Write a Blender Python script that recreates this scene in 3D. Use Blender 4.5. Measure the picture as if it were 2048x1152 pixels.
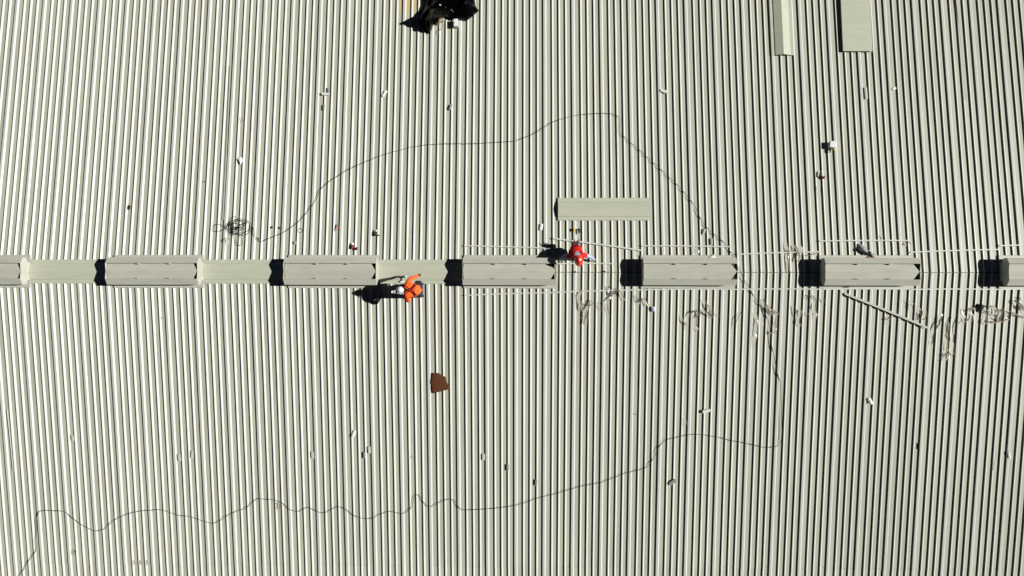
import bpy, bmesh, math, random
from mathutils import Vector, Matrix, noise, Quaternion

R = math.radians
scene = bpy.context.scene
for o in list(bpy.data.objects):
    bpy.data.objects.remove(o)

# ------------------------------------------------------------------ camera, light, exposure
ZR = 9.0                     # height of the roof ridge above the ground
SL = 0.1159                  # roof pitch (rise / run)
CAM_LOC = Vector((0.2845, -0.7217, ZR + 23.7253))
CAM_ROT = Matrix.Rotation(0.0013, 3, 'Z') @ Matrix.Rotation(0.0155, 3, 'Y') @ Matrix.Rotation(0.0078, 3, 'X')
FPX = 1400.0
cam_data = bpy.data.cameras.new('camera')
cam_data.sensor_width = 36.0
cam_data.lens = FPX / 2048 * 36
cam_data.clip_end = 500
cam = bpy.data.objects.new('camera', cam_data)
cam.matrix_world = Matrix.Translation(CAM_LOC) @ CAM_ROT.to_4x4()
scene.collection.objects.link(cam)
scene.camera = cam

SUN_EL, SUN_AZ = R(35), R(3.5)            # azimuth from +X towards +Y
world = bpy.data.worlds.new('World')
scene.world = world
world.use_nodes = True
wn = world.node_tree.nodes
sky = wn.new('ShaderNodeTexSky')
sky.sky_type = 'NISHITA'
sky.sun_disc = False
sky.sun_elevation = SUN_EL
sky.sun_rotation = R(90) - SUN_AZ
sky.altitude = 3000
sky.air_density = 0.08
sky.dust_density = 0.0
sky.ozone_density = 1.0
wn['Background'].inputs['Strength'].default_value = 0.05
world.node_tree.links.new(sky.outputs[0], wn['Background'].inputs['Color'])

sun_dir = Vector((math.cos(SUN_EL) * math.cos(SUN_AZ), math.cos(SUN_EL) * math.sin(SUN_AZ), math.sin(SUN_EL)))
sd = bpy.data.lights.new('sun', 'SUN')
sd.energy = 5.0
sd.angle = R(0.5)
sd.color = (1.0, 0.985, 0.945)
sun = bpy.data.objects.new('sun', sd)
sun.rotation_euler = (-sun_dir).to_track_quat('-Z', 'Y').to_euler()
sun.location = (30, 2, 40)
scene.collection.objects.link(sun)

vs = scene.view_settings
vs.view_transform = 'Standard'
vs.look = 'None'
vs.exposure = 0.9
vs.gamma = 1.0
vs.use_curve_mapping = False

# ------------------------------------------------------------------ helpers
rng = random.Random(7)
COL = scene.collection.objects


def roof_point(u, v, h=0.0):
    """point on the rib-crest plane of the roof (raised by h) for a spot surveyed in the photograph"""
    d = CAM_ROT @ Vector(((u - 1024) / FPX, -(v - 576) / FPX, -1.0))
    o = CAM_LOC
    for s in (1, -1):
        t = (ZR + h - o.z - s * SL * o.y) / (d.z + s * SL * d.y)
        p = o + d * t
        if p.y * s >= -1e-4:
            return p
    return p


def crest(x, y, h=0.0):
    return Vector((x, y, ZR - SL * abs(y) + h))


def on_crest(p, h=0.0):
    return crest(p.x, p.y, h)


def tag(o, label=None, cat=None, group=None, kind=None):
    if label: o['label'] = label
    if cat: o['category'] = cat
    if group: o['group'] = group
    if kind: o['kind'] = kind
    return o


def empty(name, loc=(0, 0, 0), rot=None):
    o = bpy.data.objects.new(name, None)
    o.empty_display_size = 0.2
    o.location = loc
    if rot is not None:
        o.rotation_mode = 'QUATERNION'
        o.rotation_quaternion = rot
    COL.link(o)
    return o


def mesh(name, verts, faces, mats, parent=None, fm=None, smooth=False, loc=None, rot=None):
    me = bpy.data.meshes.new(name)
    me.from_pydata([tuple(v) for v in verts], [], faces)
    mats = mats if isinstance(mats, (list, tuple)) else [mats]
    for m in mats: me.materials.append(m)
    if fm:
        for p, i in zip(me.polygons, fm): p.material_index = i
    if smooth:
        for p in me.polygons: p.use_smooth = True
    bm = bmesh.new(); bm.from_mesh(me)
    bmesh.ops.recalc_face_normals(bm, faces=bm.faces)
    bm.to_mesh(me); bm.free()
    me.update()
    o = bpy.data.objects.new(name, me)
    COL.link(o)
    if parent: o.parent = parent
    if loc is not None: o.location = loc
    if rot is not None:
        o.rotation_mode = 'QUATERNION'; o.rotation_quaternion = rot
    return o


class MB:
    """collects shapes into one mesh"""
    def __init__(self): self.v = []; self.f = []; self.m = []

    def add(self, verts, faces, mi=0):
        b = len(self.v)
        self.v += [Vector(v) for v in verts]
        self.f += [tuple(i + b for i in f) for f in faces]
        self.m += [mi] * len(faces)
        return self

    def box(self, c, s, rot=None, mi=0, ch=0.0):
        sx, sy, sz = s[0] / 2, s[1] / 2, s[2] / 2
        ch = min(ch, sx * .9, sy * .9, sz * .9)
        if ch <= 0:
            vs_ = [Vector((x * sx, y * sy, z * sz)) for x in (-1, 1) for y in (-1, 1) for z in (-1, 1)]
            fs = [(0, 1, 3, 2), (4, 6, 7, 5), (0, 4, 5, 1), (2, 3, 7, 6), (0, 2, 6, 4), (1, 5, 7, 3)]
        else:
            bm = bmesh.new()
            bmesh.ops.create_cube(bm, size=1.0, matrix=Matrix.Diagonal((2 * sx, 2 * sy, 2 * sz, 1)))
            bmesh.ops.bevel(bm, geom=bm.edges[:], offset=ch, segments=2, affect='EDGES', profile=0.6)
            bm.verts.index_update()
            vs_ = [v.co.copy() for v in bm.verts]; fs = [tuple(v.index for v in f.verts) for f in bm.faces]
            bm.free()
        rot = rot or Matrix.Identity(3)
        c = Vector(c)
        return self.add([c + rot @ v for v in vs_], fs, mi)

    def tube(self, pts, rad, n=6, mi=0, caps=True):
        pts = [Vector(p) for p in pts]
        rads = rad if isinstance(rad, (list, tuple)) else [rad] * len(pts)
        vs_, fs = [], []
        up = Vector((0, 0, 1))
        for i, p in enumerate(pts):
            t = (pts[min(i + 1, len(pts) - 1)] - pts[max(i - 1, 0)])
            t = t.normalized() if t.length > 1e-9 else Vector((1, 0, 0))
            a = t.cross(up)
            a = a.normalized() if a.length > 1e-3 else Vector((1, 0, 0))
            b = a.cross(t)
            for k in range(n):
                an = 2 * math.pi * k / n
                vs_.append(p + (a * math.cos(an) + b * math.sin(an)) * rads[i])
        for i in range(len(pts) - 1):
            for k in range(n):
                k2 = (k + 1) % n
                fs.append((i * n + k, i * n + k2, (i + 1) * n + k2, (i + 1) * n + k))
        if caps:
            fs.append(tuple(range(n))); fs.append(tuple((len(pts) - 1) * n + k for k in range(n)))
        return self.add(vs_, fs, mi)

    def sheet(self, prof, x0, x1, th=0.002, axis='x', mi=0, nseg=1):
        """thin bent metal: profile [(y,z)] swept along x, thickness th downwards"""
        n = len(prof)
        vs_, fs = [], []
        for s in range(nseg + 1):
            x = x0 + (x1 - x0) * s / nseg
            for (y, z) in prof: vs_.append((x, y, z))
            for (y, z) in prof: vs_.append((x, y, z - th))
        k = 2 * n
        for s in range(nseg):
            a, b = s * k, (s + 1) * k
            for i in range(n - 1):
                fs.append((a + i, b + i, b + i + 1, a + i + 1))
                fs.append((a + n + i, a + n + i + 1, b + n + i + 1, b + n + i))
            fs.append((a, a + n, b + n, b)); fs.append((a + n - 1, b + n - 1, b + 2 * n - 1, a + 2 * n - 1))
        for i in range(n - 1):
            fs.append((i, i + 1, n + i + 1, n + i))
            e = nseg * k
            fs.append((e + i, e + n + i, e + n + i + 1, e + i + 1))
        if axis == 'y': vs_ = [(-p[1], p[0], p[2]) for p in vs_]
        return self.add(vs_, fs, mi)

    def prism(self, outline, z0, z1, mi=0):
        n = len(outline)
        vs_ = [(p[0], p[1], z0 if len(p) < 3 else p[2] + z0) for p in outline] + [(p[0], p[1], z1 if len(p) < 3 else p[2] + z1) for p in outline]
        fs = [tuple(range(n)), tuple(range(n, 2 * n))] + [(i, (i + 1) % n, n + (i + 1) % n, n + i) for i in range(n)]
        return self.add(vs_, fs, mi)

    def build(self, name, mats, parent=None, smooth=False, loc=None, rot=None):
        return mesh(name, self.v, self.f, mats, parent, self.m, smooth, loc, rot)


def copy_tree(o, parent=None):
    c = o.copy(); COL.link(c); c.parent = parent
    for ch in list(o.children): copy_tree(ch, c)
    return c


def catmull(pts, step):
    out = []
    P = [pts[0]] + list(pts) + [pts[-1]]
    for i in range(1, len(P) - 2):
        a, b, c, d = P[i - 1], P[i], P[i + 1], P[i + 2]
        n = max(2, int((c - b).length / step))
        for k in range(n):
            t = k / n
            out.append(0.5 * ((2 * b) + (c - a) * t + (2 * a - 5 * b + 4 * c - d) * t * t + (3 * b - a - 3 * c + d) * t ** 3))
    out.append(P[-2])
    return out


# ------------------------------------------------------------------ materials
def mat(name, col, rough=0.5, spec=0.5, var=0.0, scale=8.0, stretch=(1, 1, 1), bump=0.0, bscale=30.0, metallic=0.0,
        speck=0.0, rnd=0.0, tint=None, stain=None):
    m = bpy.data.materials.new(name); m.use_nodes = True
    nt = m.node_tree; N = nt.nodes; L = nt.links
    b = N['Principled BSDF']
    b.inputs['Roughness'].default_value = rough
    b.inputs['Specular IOR Level'].default_value = spec
    b.inputs['Metallic'].default_value = metallic
    tc = N.new('ShaderNodeTexCoord')
    mp = N.new('ShaderNodeMapping'); mp.inputs['Scale'].default_value = stretch
    gm = N.new('ShaderNodeNewGeometry')
    L.new(gm.outputs['Position'], mp.inputs['Vector'])
    base = N.new('ShaderNodeRGB'); base.outputs[0].default_value = (*col, 1)
    cur = base.outputs[0]
    if var or tint:
        nz = N.new('ShaderNodeTexNoise'); nz.inputs['Scale'].default_value = scale
        nz.inputs['Detail'].default_value = 5; nz.inputs['Roughness'].default_value = 0.6
        L.new(mp.outputs[0], nz.inputs['Vector'])
        mr = N.new('ShaderNodeMapRange')
        mr.inputs['From Min'].default_value = 0.3; mr.inputs['From Max'].default_value = 0.7
        mr.inputs['To Min'].default_value = 0.0; mr.inputs['To Max'].default_value = 1.0
        L.new(nz.outputs[0], mr.inputs['Value'])
        mx = N.new('ShaderNodeMix'); mx.data_type = 'RGBA'
        t = tint or tuple(c * (1 - var) for c in col)
        hi = tuple(min(1, c * (1 + var)) for c in col)
        mx.inputs['A'].default_value = (*t, 1); mx.inputs['B'].default_value = (*hi, 1)
        L.new(mr.outputs[0], mx.inputs['Factor'])
        cur = mx.outputs['Result']
    if speck:
        n2 = N.new('ShaderNodeTexVoronoi'); n2.inputs['Scale'].default_value = 1.7
        L.new(gm.outputs['Position'], n2.inputs['Vector'])
        lt = N.new('ShaderNodeMath'); lt.operation = 'LESS_THAN'; lt.inputs[1].default_value = speck
        L.new(n2.outputs['Distance'], lt.inputs[0])
        mx2 = N.new('ShaderNodeMix'); mx2.data_type = 'RGBA'
        mx2.inputs['B'].default_value = (0.16, 0.13, 0.09, 1)
        fm_ = N.new('ShaderNodeMath'); fm_.operation = 'MULTIPLY'; fm_.inputs[1].default_value = 0.75
        L.new(lt.outputs[0], fm_.inputs[0]); L.new(fm_.outputs[0], mx2.inputs['Factor'])
        L.new(cur, mx2.inputs['A']); cur = mx2.outputs['Result']
    if stain:
        sp = N.new('ShaderNodeVectorMath'); sp.operation = 'DISTANCE'; sp.inputs[1].default_value = roof_point(*stain[0])
        L.new(gm.outputs['Position'], sp.inputs[0])
        ms = N.new('ShaderNodeMapRange'); ms.interpolation_type = 'SMOOTHSTEP'
        ms.inputs['From Min'].default_value = stain[1] * 0.25; ms.inputs['From Max'].default_value = stain[1]
        ms.inputs['To Min'].default_value = 0.75; ms.inputs['To Max'].default_value = 0.0
        L.new(sp.outputs['Value'], ms.inputs['Value'])
        mx3 = N.new('ShaderNodeMix'); mx3.data_type = 'RGBA'; mx3.inputs['B'].default_value = (*stain[2], 1)
        L.new(ms.outputs[0], mx3.inputs['Factor']); L.new(cur, mx3.inputs['A']); cur = mx3.outputs['Result']
    if rnd:
        oi = N.new('ShaderNodeObjectInfo')
        mr2 = N.new('ShaderNodeMapRange')
        mr2.inputs['To Min'].default_value = 1 - rnd; mr2.inputs['To Max'].default_value = 1 + rnd * 0.6
        L.new(oi.outputs['Random'], mr2.inputs['Value'])
        vm = N.new('ShaderNodeVectorMath'); vm.operation = 'SCALE'
        L.new(cur, vm.inputs[0]); L.new(mr2.outputs[0], vm.inputs['Scale']); cur = vm.outputs[0]
    L.new(cur, b.inputs['Base Color'])
    if bump:
        n3 = N.new('ShaderNodeTexNoise'); n3.inputs['Scale'].default_value = bscale; n3.inputs['Detail'].default_value = 4
        L.new(mp.outputs[0], n3.inputs['Vector'])
        bp = N.new('ShaderNodeBump'); bp.inputs['Strength'].default_value = bump; bp.inputs['Distance'].default_value = 0.01
        L.new(n3.outputs[0], bp.inputs['Height']); L.new(bp.outputs[0], b.inputs['Normal'])
    return m


M = {}
M['pan'] = mat('dusty_cream_paint', (0.284, 0.296, 0.228), 0.5, 0.4, var=0.08, scale=1.0, stretch=(5, 0.35, 1), speck=0.034, rnd=0.06, bump=0.05, bscale=9, tint=(0.262, 0.258, 0.205), stain=((815, 4), 0.70, (0.40, 0.29, 0.11)))
M['rib'] = mat('clean_cream_paint', (0.332, 0.341, 0.314), 0.42, 0.45, var=0.05, scale=1.0, stretch=(6, 0.5, 1), rnd=0.03)
M['cap'] = mat('ridge_cap_paint', (0.312, 0.319, 0.250), 0.45, 0.4, var=0.06, scale=2.2, stretch=(0.6, 3, 1), bump=0.06, bscale=5)
M['vent'] = mat('ventilator_paint', (0.308, 0.310, 0.260), 0.42, 0.45, var=0.08, scale=2.0, stretch=(0.7, 2.5, 1), bump=0.10, bscale=4, rnd=0.05, speck=0.03)
M['shade_toned_metal'] = mat('shaded_throat_metal', (0.06, 0.06, 0.055), 0.7, 0.3, var=0.1)  # shade inside the throats put into the colour; purlins share it
M['strip'] = mat('pale_strip_metal', (0.40, 0.40, 0.36), 0.4, 0.5, var=0.06, scale=6)
M['offcut'] = mat('white_offcut_metal', (0.50, 0.50, 0.46), 0.4, 0.5, var=0.05, scale=10)
M['offgrey'] = mat('grey_underside_metal', (0.155, 0.158, 0.148), 0.45, 0.5, var=0.1, scale=10)
M['offcream'] = mat('cream_offcut_metal', (0.335, 0.335, 0.285), 0.42, 0.5, var=0.05, scale=10)
M['wall'] = mat('cream_cladding', (0.50, 0.48, 0.40), 0.6, 0.3, var=0.08)
M['ground'] = mat('compacted_earth', (0.22, 0.19, 0.15), 0.95, 0.2, var=0.25, scale=0.4, bump=0.3, bscale=3)
M['rope'] = mat('black_rope', (0.012, 0.012, 0.012), 0.85, 0.2, var=0.3, scale=60)
M['tarp'] = mat('black_plastic', (0.0008, 0.0008, 0.001), 0.2, 0.05, bump=0.35, bscale=7)
M['brown'] = mat('brown_board', (0.066, 0.024, 0.009), 0.9, 0.15, var=0.12, scale=14, bump=0.2, bscale=40)
M['white'] = mat('white_plastic', (0.48, 0.48, 0.50), 0.4, 0.5, var=0.03)
M['black'] = mat('black_rubber', (0.010, 0.010, 0.011), 0.6, 0.3, var=0.2)
M['screw'] = mat('weathered_screw', (0.13, 0.11, 0.09), 0.6, 0.4, var=0.2)
M['yellow'] = mat('yellow_plastic', (0.62, 0.42, 0.03), 0.5, 0.4)
M['orange_tool'] = mat('orange_grip', (0.45, 0.07, 0.012), 0.5, 0.4)
M['red_tool'] = mat('red_grip', (0.16, 0.006, 0.005), 0.5, 0.4)
M['steel'] = mat('tool_steel', (0.45, 0.45, 0.46), 0.35, 0.5, metallic=0.9)
M['green'] = mat('green_glove', (0.008, 0.03, 0.012), 0.8, 0.2)
M['orange'] = mat('orange_workwear', (0.70, 0.088, 0.014), 0.85, 0.15, var=0.12, scale=18, bump=0.5, bscale=26)
M['red'] = mat('red_workwear', (0.52, 0.014, 0.011), 0.85, 0.15, var=0.15, scale=18, bump=0.5, bscale=26)
M['strap'] = mat('dark_red_webbing', (0.07, 0.005, 0.006), 0.8, 0.2, var=0.1)
M['denim'] = mat('navy_trousers', (0.020, 0.026, 0.045), 0.9, 0.1, var=0.25, scale=20, bump=0.4, bscale=25)
M['sleeve'] = mat('pale_checked_sleeve', (0.25, 0.28, 0.36), 0.9, 0.1, var=0.45, scale=28, bump=0.4, bscale=30)
M['skin'] = mat('brown_skin', (0.15, 0.065, 0.04), 0.6, 0.3, var=0.08)
M['hair'] = mat('dark_hair', (0.012, 0.009, 0.008), 0.8, 0.2)
M['glove'] = mat('dark_glove', (0.020, 0.016, 0.014), 0.85, 0.2)
M['boot'] = mat('dark_boot', (0.025, 0.018, 0.013), 0.8, 0.3)
M['hat_white'] = mat('white_helmet', (0.56, 0.57, 0.63), 0.3, 0.5)
M['hat_red'] = mat('orange_red_helmet', (0.62, 0.026, 0.010), 0.28, 0.5)
M['leather'] = mat('brown_leather', (0.045, 0.012, 0.009), 0.75, 0.3, var=0.3)
M['card'] = mat('rusty_card', (0.19, 0.07, 0.022), 0.9, 0.2, var=0.15)
M['bag'] = mat('grey_bag_plastic', (0.27, 0.27, 0.26), 0.35, 0.5, var=0.25, scale=20, bump=0.4, bscale=20)
M['blueish'] = mat('bluish_plastic', (0.30, 0.33, 0.42), 0.3, 0.5, var=0.3, scale=40, bump=0.4, bscale=40)


def film_mat(name, col, opacity):
    m = bpy.data.materials.new(name); m.use_nodes = True
    nt = m.node_tree; N = nt.nodes; L = nt.links
    b = N['Principled BSDF']
    b.inputs['Base Color'].default_value = (*col, 1)
    b.inputs['Roughness'].default_value = 0.28
    b.inputs['Specular IOR Level'].default_value = 0.5
    nz = N.new('ShaderNodeTexNoise'); nz.inputs['Scale'].default_value = 22; nz.inputs['Detail'].default_value = 4
    g = N.new('ShaderNodeNewGeometry'); L.new(g.outputs['Position'], nz.inputs['Vector'])
    mr = N.new('ShaderNodeMapRange')
    mr.inputs['From Min'].default_value = 0.35; mr.inputs['From Max'].default_value = 0.65
    mr.inputs['To Min'].default_value = opacity - 0.25; mr.inputs['To Max'].default_value = min(1, opacity + 0.2)
    L.new(nz.outputs[0], mr.inputs['Value']); L.new(mr.outputs[0], b.inputs['Alpha'])
    tr = N.new('ShaderNodeBsdfTranslucent'); tr.inputs['Color'].default_value = (*col, 1)
    ad = N.new('ShaderNodeMixShader'); ad.inputs[0].default_value = 0.2
    L.new(b.outputs[0], ad.inputs[1]); L.new(tr.outputs[0], ad.inputs[2])
    L.new(ad.outputs[0], N['Material Output'].inputs['Surface'])
    return m


M['film'] = film_mat('dirty_clear_film', (0.27, 0.225, 0.16), 0.78)
M['film_pale'] = film_mat('pale_clear_film', (0.42, 0.38, 0.33), 0.68)
M['film_grey'] = film_mat('smoky_film', (0.11, 0.090, 0.070), 0.75)

# ------------------------------------------------------------------ ground and warehouse
X0, X1, YU, YL = -23, 23, 13.6, 14.6
g = mesh('ground', [(-250, -250, 0), (250, -250, 0), (250, 250, 0), (-250, 250, 0)], [(0, 1, 2, 3)], M['ground'])
tag(g, kind='structure')

ware = empty('warehouse', (0, 0, 0))
tag(ware, 'long low-pitched warehouse with a cream ribbed metal roof under repair', 'building')

RH = 0.044       # rib height


def sheet_profile():
    p = [(-0.030, 0.0), (-0.006, 0.0)]
    mi = [0, 1]
    p += [(0.0, RH), (0.072, RH), (0.113, 0.0)]; mi += [1, 1, 0]
    for c in (0.303, 0.538, 0.773):
        p += [(c - 0.006, 0.0), (c, RH), (c + 0.015, RH - 0.003), (c + 0.058, 0.0)]
        mi += [1, 1, 1, 0]
    p += [(0.9965, -0.0015), (1.002, RH - 0.0025), (1.04, RH - 0.0025)]
    mi += [1, 1]
    return p, mi


PROF, PMI = sheet_profile()


def profile_height(x):
    x = x - math.floor(x + 0.03)
    for (a, b) in zip(PROF, PROF[1:]):
        if a[0] <= x <= b[0] and b[0] > a[0]:
            return a[1] + (b[1] - a[1]) * (x - a[0]) / (b[0] - a[0]) - RH
    return -RH


def sheet_mesh(y0, y1, drop):
    n = len(PROF); vs_, fs, mi = [], [], []
    seg = 3
    for s in range(seg + 1):
        y = y0 + (y1 - y0) * s / seg
        for (x, h) in PROF: vs_.append((x, y, h - RH - SL * abs(y) - drop))
    for s in range(seg):
        for i in range(n - 1):
            fs.append((s * n + i, s * n + i + 1, (s + 1) * n + i + 1, (s + 1) * n + i)); mi.append(PMI[i])
    me = bpy.data.meshes.new('roof_sheet'); me.from_pydata(vs_, [], fs)
    me.materials.append(M['pan']); me.materials.append(M['rib'])
    for p, k in zip(me.polygons, mi): p.material_index = k
    bm = bmesh.new(); bm.from_mesh(me); bmesh.ops.recalc_face_normals(bm, faces=bm.faces)
    if sum(f.normal.z for f in bm.faces) < 0: bmesh.ops.reverse_faces(bm, faces=bm.faces)
    bm.to_mesh(me); bm.free()
    return me


Y_LAP = -10.47
sheet_kinds = [sheet_mesh(0.010, YU, 0), sheet_mesh(Y_LAP, -0.010, 0), sheet_mesh(-YL, Y_LAP + 0.18, 0.004)]
for i in range(X0, X1):
    for k, me in enumerate(sheet_kinds):
        o = bpy.data.objects.new('roof_sheet', me)
        o.location = (i + rng.uniform(-0.003, 0.003), 0, ZR + rng.uniform(-0.0008, 0.0008))
        o.parent = ware; COL.link(o)

# walls under the roof
zt = lambda y: ZR - SL * abs(y) - RH - 0.06
for x in (X0 + 0.25, X1 - 0.35):
    b = MB()
    out = [(-YL + 0.3, 0), (YU - 0.3, 0), (YU - 0.3, zt(YU)), (0, zt(0)), (-YL + 0.3, zt(YL))]
    vs_ = [(x, y, z) for y, z in out] + [(x + 0.12, y, z) for y, z in out]
    b.add(vs_, [(0, 1, 2, 3, 4), (5, 6, 7, 8, 9)] + [(i, (i + 1) % 5, 5 + (i + 1) % 5, 5 + i) for i in range(5)])
    b.build('gable_wall', M['wall'], ware)
for y, h in ((YU - 0.42, zt(YU)), (-YL + 0.42, zt(YL))):
    b = MB(); b.box(((X0 + X1) / 2, y, h / 2 - 0.01), (X1 - X0 - 0.9, 0.12, h - 0.02)); b.build('side_wall', M['wall'], ware)
for yy in [k * 1.55 for k in range(-9, 9)]:
    b = MB(); b.box(((X0 + X1) / 2, yy, ZR - SL * abs(yy) - RH - 0.16), (X1 - X0 - 0.9, 0.07, 0.2)); b.build('purlin', M['shade_toned_metal'], ware)

# screws along the end lap and along the purlin lines: too small to pick apart
b = MB()
for i in range(X0, X1):
    for c in (0.22, 0.45, 0.69, 0.92):
        for yy in (Y_LAP + 0.06,):
            if rng.random() < 0.85:
                x = i + c + rng.uniform(-0.04, 0.04); y = yy + rng.uniform(-0.02, 0.02)
                b.tube([(x, y, ZR - SL * abs(y) - RH - 0.002), (x, y, ZR - SL * abs(y) - RH + 0.008)], 0.012, 6)
    for yy in [k * 1.55 for k in range(-9, 9) if k not in (0, -7)]:
        x = i + 0.036; y = yy + rng.uniform(-0.02, 0.02)
        if rng.random() < 0.5:
            b.tube([(x, y, ZR - SL * abs(y) - 0.002), (x, y, ZR - SL * abs(y) + 0.006)], 0.007, 6)
b.build('roof_screws', M['screw'], ware); bpy.data.objects['roof_screws']['kind'] = 'stuff'

# ------------------------------------------------------------------ ridge caps
def cap_profile(w=0.415, fold=0.275, rise=0.06, step=0.016, slope=SL, yc=0.0, lift=0.003):
    return [(-w, -slope * w + lift - 0.006), (-w + 0.012, -slope * (w - 0.012) + lift), (-fold - 0.012, -slope * fold + lift),
            (-fold, -slope * fold + lift + step), (0.0, rise), (fold, -slope * fold + lift + step),
            (fold + 0.012, -slope * fold + lift), (w - 0.012, -slope * (w - 0.012) + lift), (w, -slope * w + lift - 0.006)]


VX = [4.28 + 6.0 * k for k in range(-4, 3)]
VL = 3.10
for a, e in ((VX[0] + VL, VX[1]), (VX[1] + VL, VX[2]), (VX[2] + VL, VX[3])):
    b = MB(); b.sheet(cap_profile(), a - 0.05, e + 0.12, 0.002, nseg=4)
    b.build('ridge_cap', M['cap'], ware, loc=(0, 0.012, ZR))
# two black rubber stubs and the split closer strip on the bare ridge
for u, v in ((1151, 544), (1210, 543.5)):
    p = roof_point(u, v)
    b = MB(); b.box((0, 0, 0.02), (0.045, 0.055, 0.04), ch=0.008)
    o = b.build('rubber_block', M['black'], None, loc=on_crest(p, 0.001))
    tag(o, 'tiny black rubber block on the uncapped ridge ' + ('just below the red helmet' if u < 1180 else 'between the red-vested worker and a ventilator shadow'), 'block', 'rubber blocks on the bare ridge')

# ------------------------------------------------------------------ ridge ventilators
def make_vent():
    r = empty('ridge_ventilator')
    # base flashing on both slopes
    for s in (1, -1):
        b = MB()
        prof = [(s * 0.565, -SL * 0.565 - 0.004), (s * 0.553, -SL * 0.553 + 0.006), (s * 0.30, -SL * 0.30 + 0.010), (s * 0.288, 0.05)]
        b.sheet(prof, 0.0, VL, 0.002, nseg=4)
        b.build('base_flashing', M['vent'], r)
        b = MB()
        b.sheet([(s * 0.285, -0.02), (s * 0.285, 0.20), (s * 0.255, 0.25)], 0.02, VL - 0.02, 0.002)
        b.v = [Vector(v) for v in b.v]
        b.build('throat_wall', M['shade_toned_metal'], r)
        # outer wind deflector: outside leg, top wing, turned-down inner lip
        b = MB()
        prof = [(s * 0.30, 0.085), (s * 0.452, 0.175), (s * 0.462, 0.325), (s * 0.460, 0.335), (s * 0.264, 0.455), (s * 0.258, 0.43)]
        b.sheet(prof, 0.004, VL - 0.004, 0.002, nseg=4)
        b.build('wind_deflector', M['vent'], r)
        for fx in (0.36, 0.70):
            x = VL * fx
            b = MB()
            b.prism([(x - 0.09, s * 0.245), (x + 0.03, s * 0.262), (x + 0.03, s * 0.225)], 0.40, 0.452)
            b.build('stay_bracket', M['vent'], r)
    # centre weather cap: inverted V with pointed ends
    hw, tip = 0.268, 0.15
    top = [(0.035, -hw, 0.335), (0.012, 0, 0.425), (0.035, hw, 0.335), (VL - tip, hw, 0.335), (VL - 0.012, 0, 0.425), (VL - tip, -hw, 0.335)]
    vs_ = top + [(x, y, z - 0.002) for x, y, z in top]
    fs = [(0, 1, 4, 5), (1, 2, 3, 4), (6, 11, 10, 7), (7, 10, 9, 8)] + [(i, (i + 1) % 6, 6 + (i + 1) % 6, 6 + i) for i in range(6)]
    mesh('weather_cap', vs_, fs, M['vent'], r)
    # end plates
    for x in (0.0, VL):
        out = [(-0.30, -0.02), (0.30, -0.02), (0.30, 0.085), (0.452, 0.175), (0.464, 0.335), (0.264, 0.458), (0, 0.430), (-0.264, 0.458), (-0.464, 0.335), (-0.452, 0.175), (-0.30, 0.085)]
        t = 0.003 if x else -0.003
        n = len(out)
        vs_ = [(x, y, z) for y, z in out] + [(x + t, y, z) for y, z in out]
        fs = [tuple(range(n)), tuple(range(n, 2 * n))] + [(i, (i + 1) % n, n + (i + 1) % n, n + i) for i in range(n)]
        mesh('end_plate', vs_, fs, M['vent'], r)
    # throat floor, its dark colour standing for the shade down there
    mesh('throat_floor', [(0.02, -0.28, 0.03), (VL - 0.02, -0.28, 0.03), (VL - 0.02, 0.28, 0.03), (0.02, 0.28, 0.03)], [(0, 1, 2, 3)], M['shade_toned_metal'], r)
    return r


vent_labels = [
    'pale metal ridge ventilator at the fully capped end of the row, far from anyone',
    'pale metal ridge ventilator between two clear smooth ridge caps, no person beside it',
    'pale metal ridge ventilator with the worker in orange bending just past its lit end plate',
    'pale metal ridge ventilator with the red-vested worker crouching at its end',
    'pale metal ridge ventilator with the black rope crossing the ridge beside its end',
    'pale metal ridge ventilator with a crumpled grey bag against its flank',
    'pale metal ridge ventilator near the big tangle of plastic with a black clump']
v0 = make_vent()
for k, x in enumerate(VX):
    o = v0 if k == 0 else copy_tree(v0)
    o.location = (x + rng.uniform(-0.012, 0.012), 0.022 + rng.uniform(-0.006, 0.006), ZR + 0.002)
    o.rotation_euler = (0, 0, rng.uniform(-0.0025, 0.0025))
    tag(o, vent_labels[k], 'ventilator', 'ventilators along the ridge')

# ------------------------------------------------------------------ strips along the ridge
def strip(u0, v0_, u1, v1, label, w=0.042, t=0.022, name='closure_strip', cat='strip', group='closure strips laid along the ridge', m='strip', lift=0.0):
    a, c = on_crest(roof_point(u0, v0_, t), 0), on_crest(roof_point(u1, v1, t), 0)
    d = c - a; L_ = d.length
    xax = d.normalized(); sgn = 1 if (a.y + c.y) > 0 else -1
    nrm = Vector((0, sgn * SL, 1)).normalized()
    yax = nrm.cross(xax).normalized(); nrm = xax.cross(yax)
    rot = Matrix((xax, yax, nrm)).transposed().to_quaternion()
    b = MB()
    b.sheet([(-w / 2, 0.002), (-w / 2 + 0.004, t), (w / 2 - 0.004, t), (w / 2, 0.002)], 0, L_, 0.002, nseg=3)
    o = b.build(name, M[m], None, loc=a + Vector((0, 0, 0.002 + lift)), rot=rot)
    for i, v in enumerate(o.data.vertices):           # slight sag and bow
        s = v.co.x / L_
        v.co.y += 0.012 * math.sin(math.pi * s + i * 0)
    return tag(o, label, cat, group)


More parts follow.
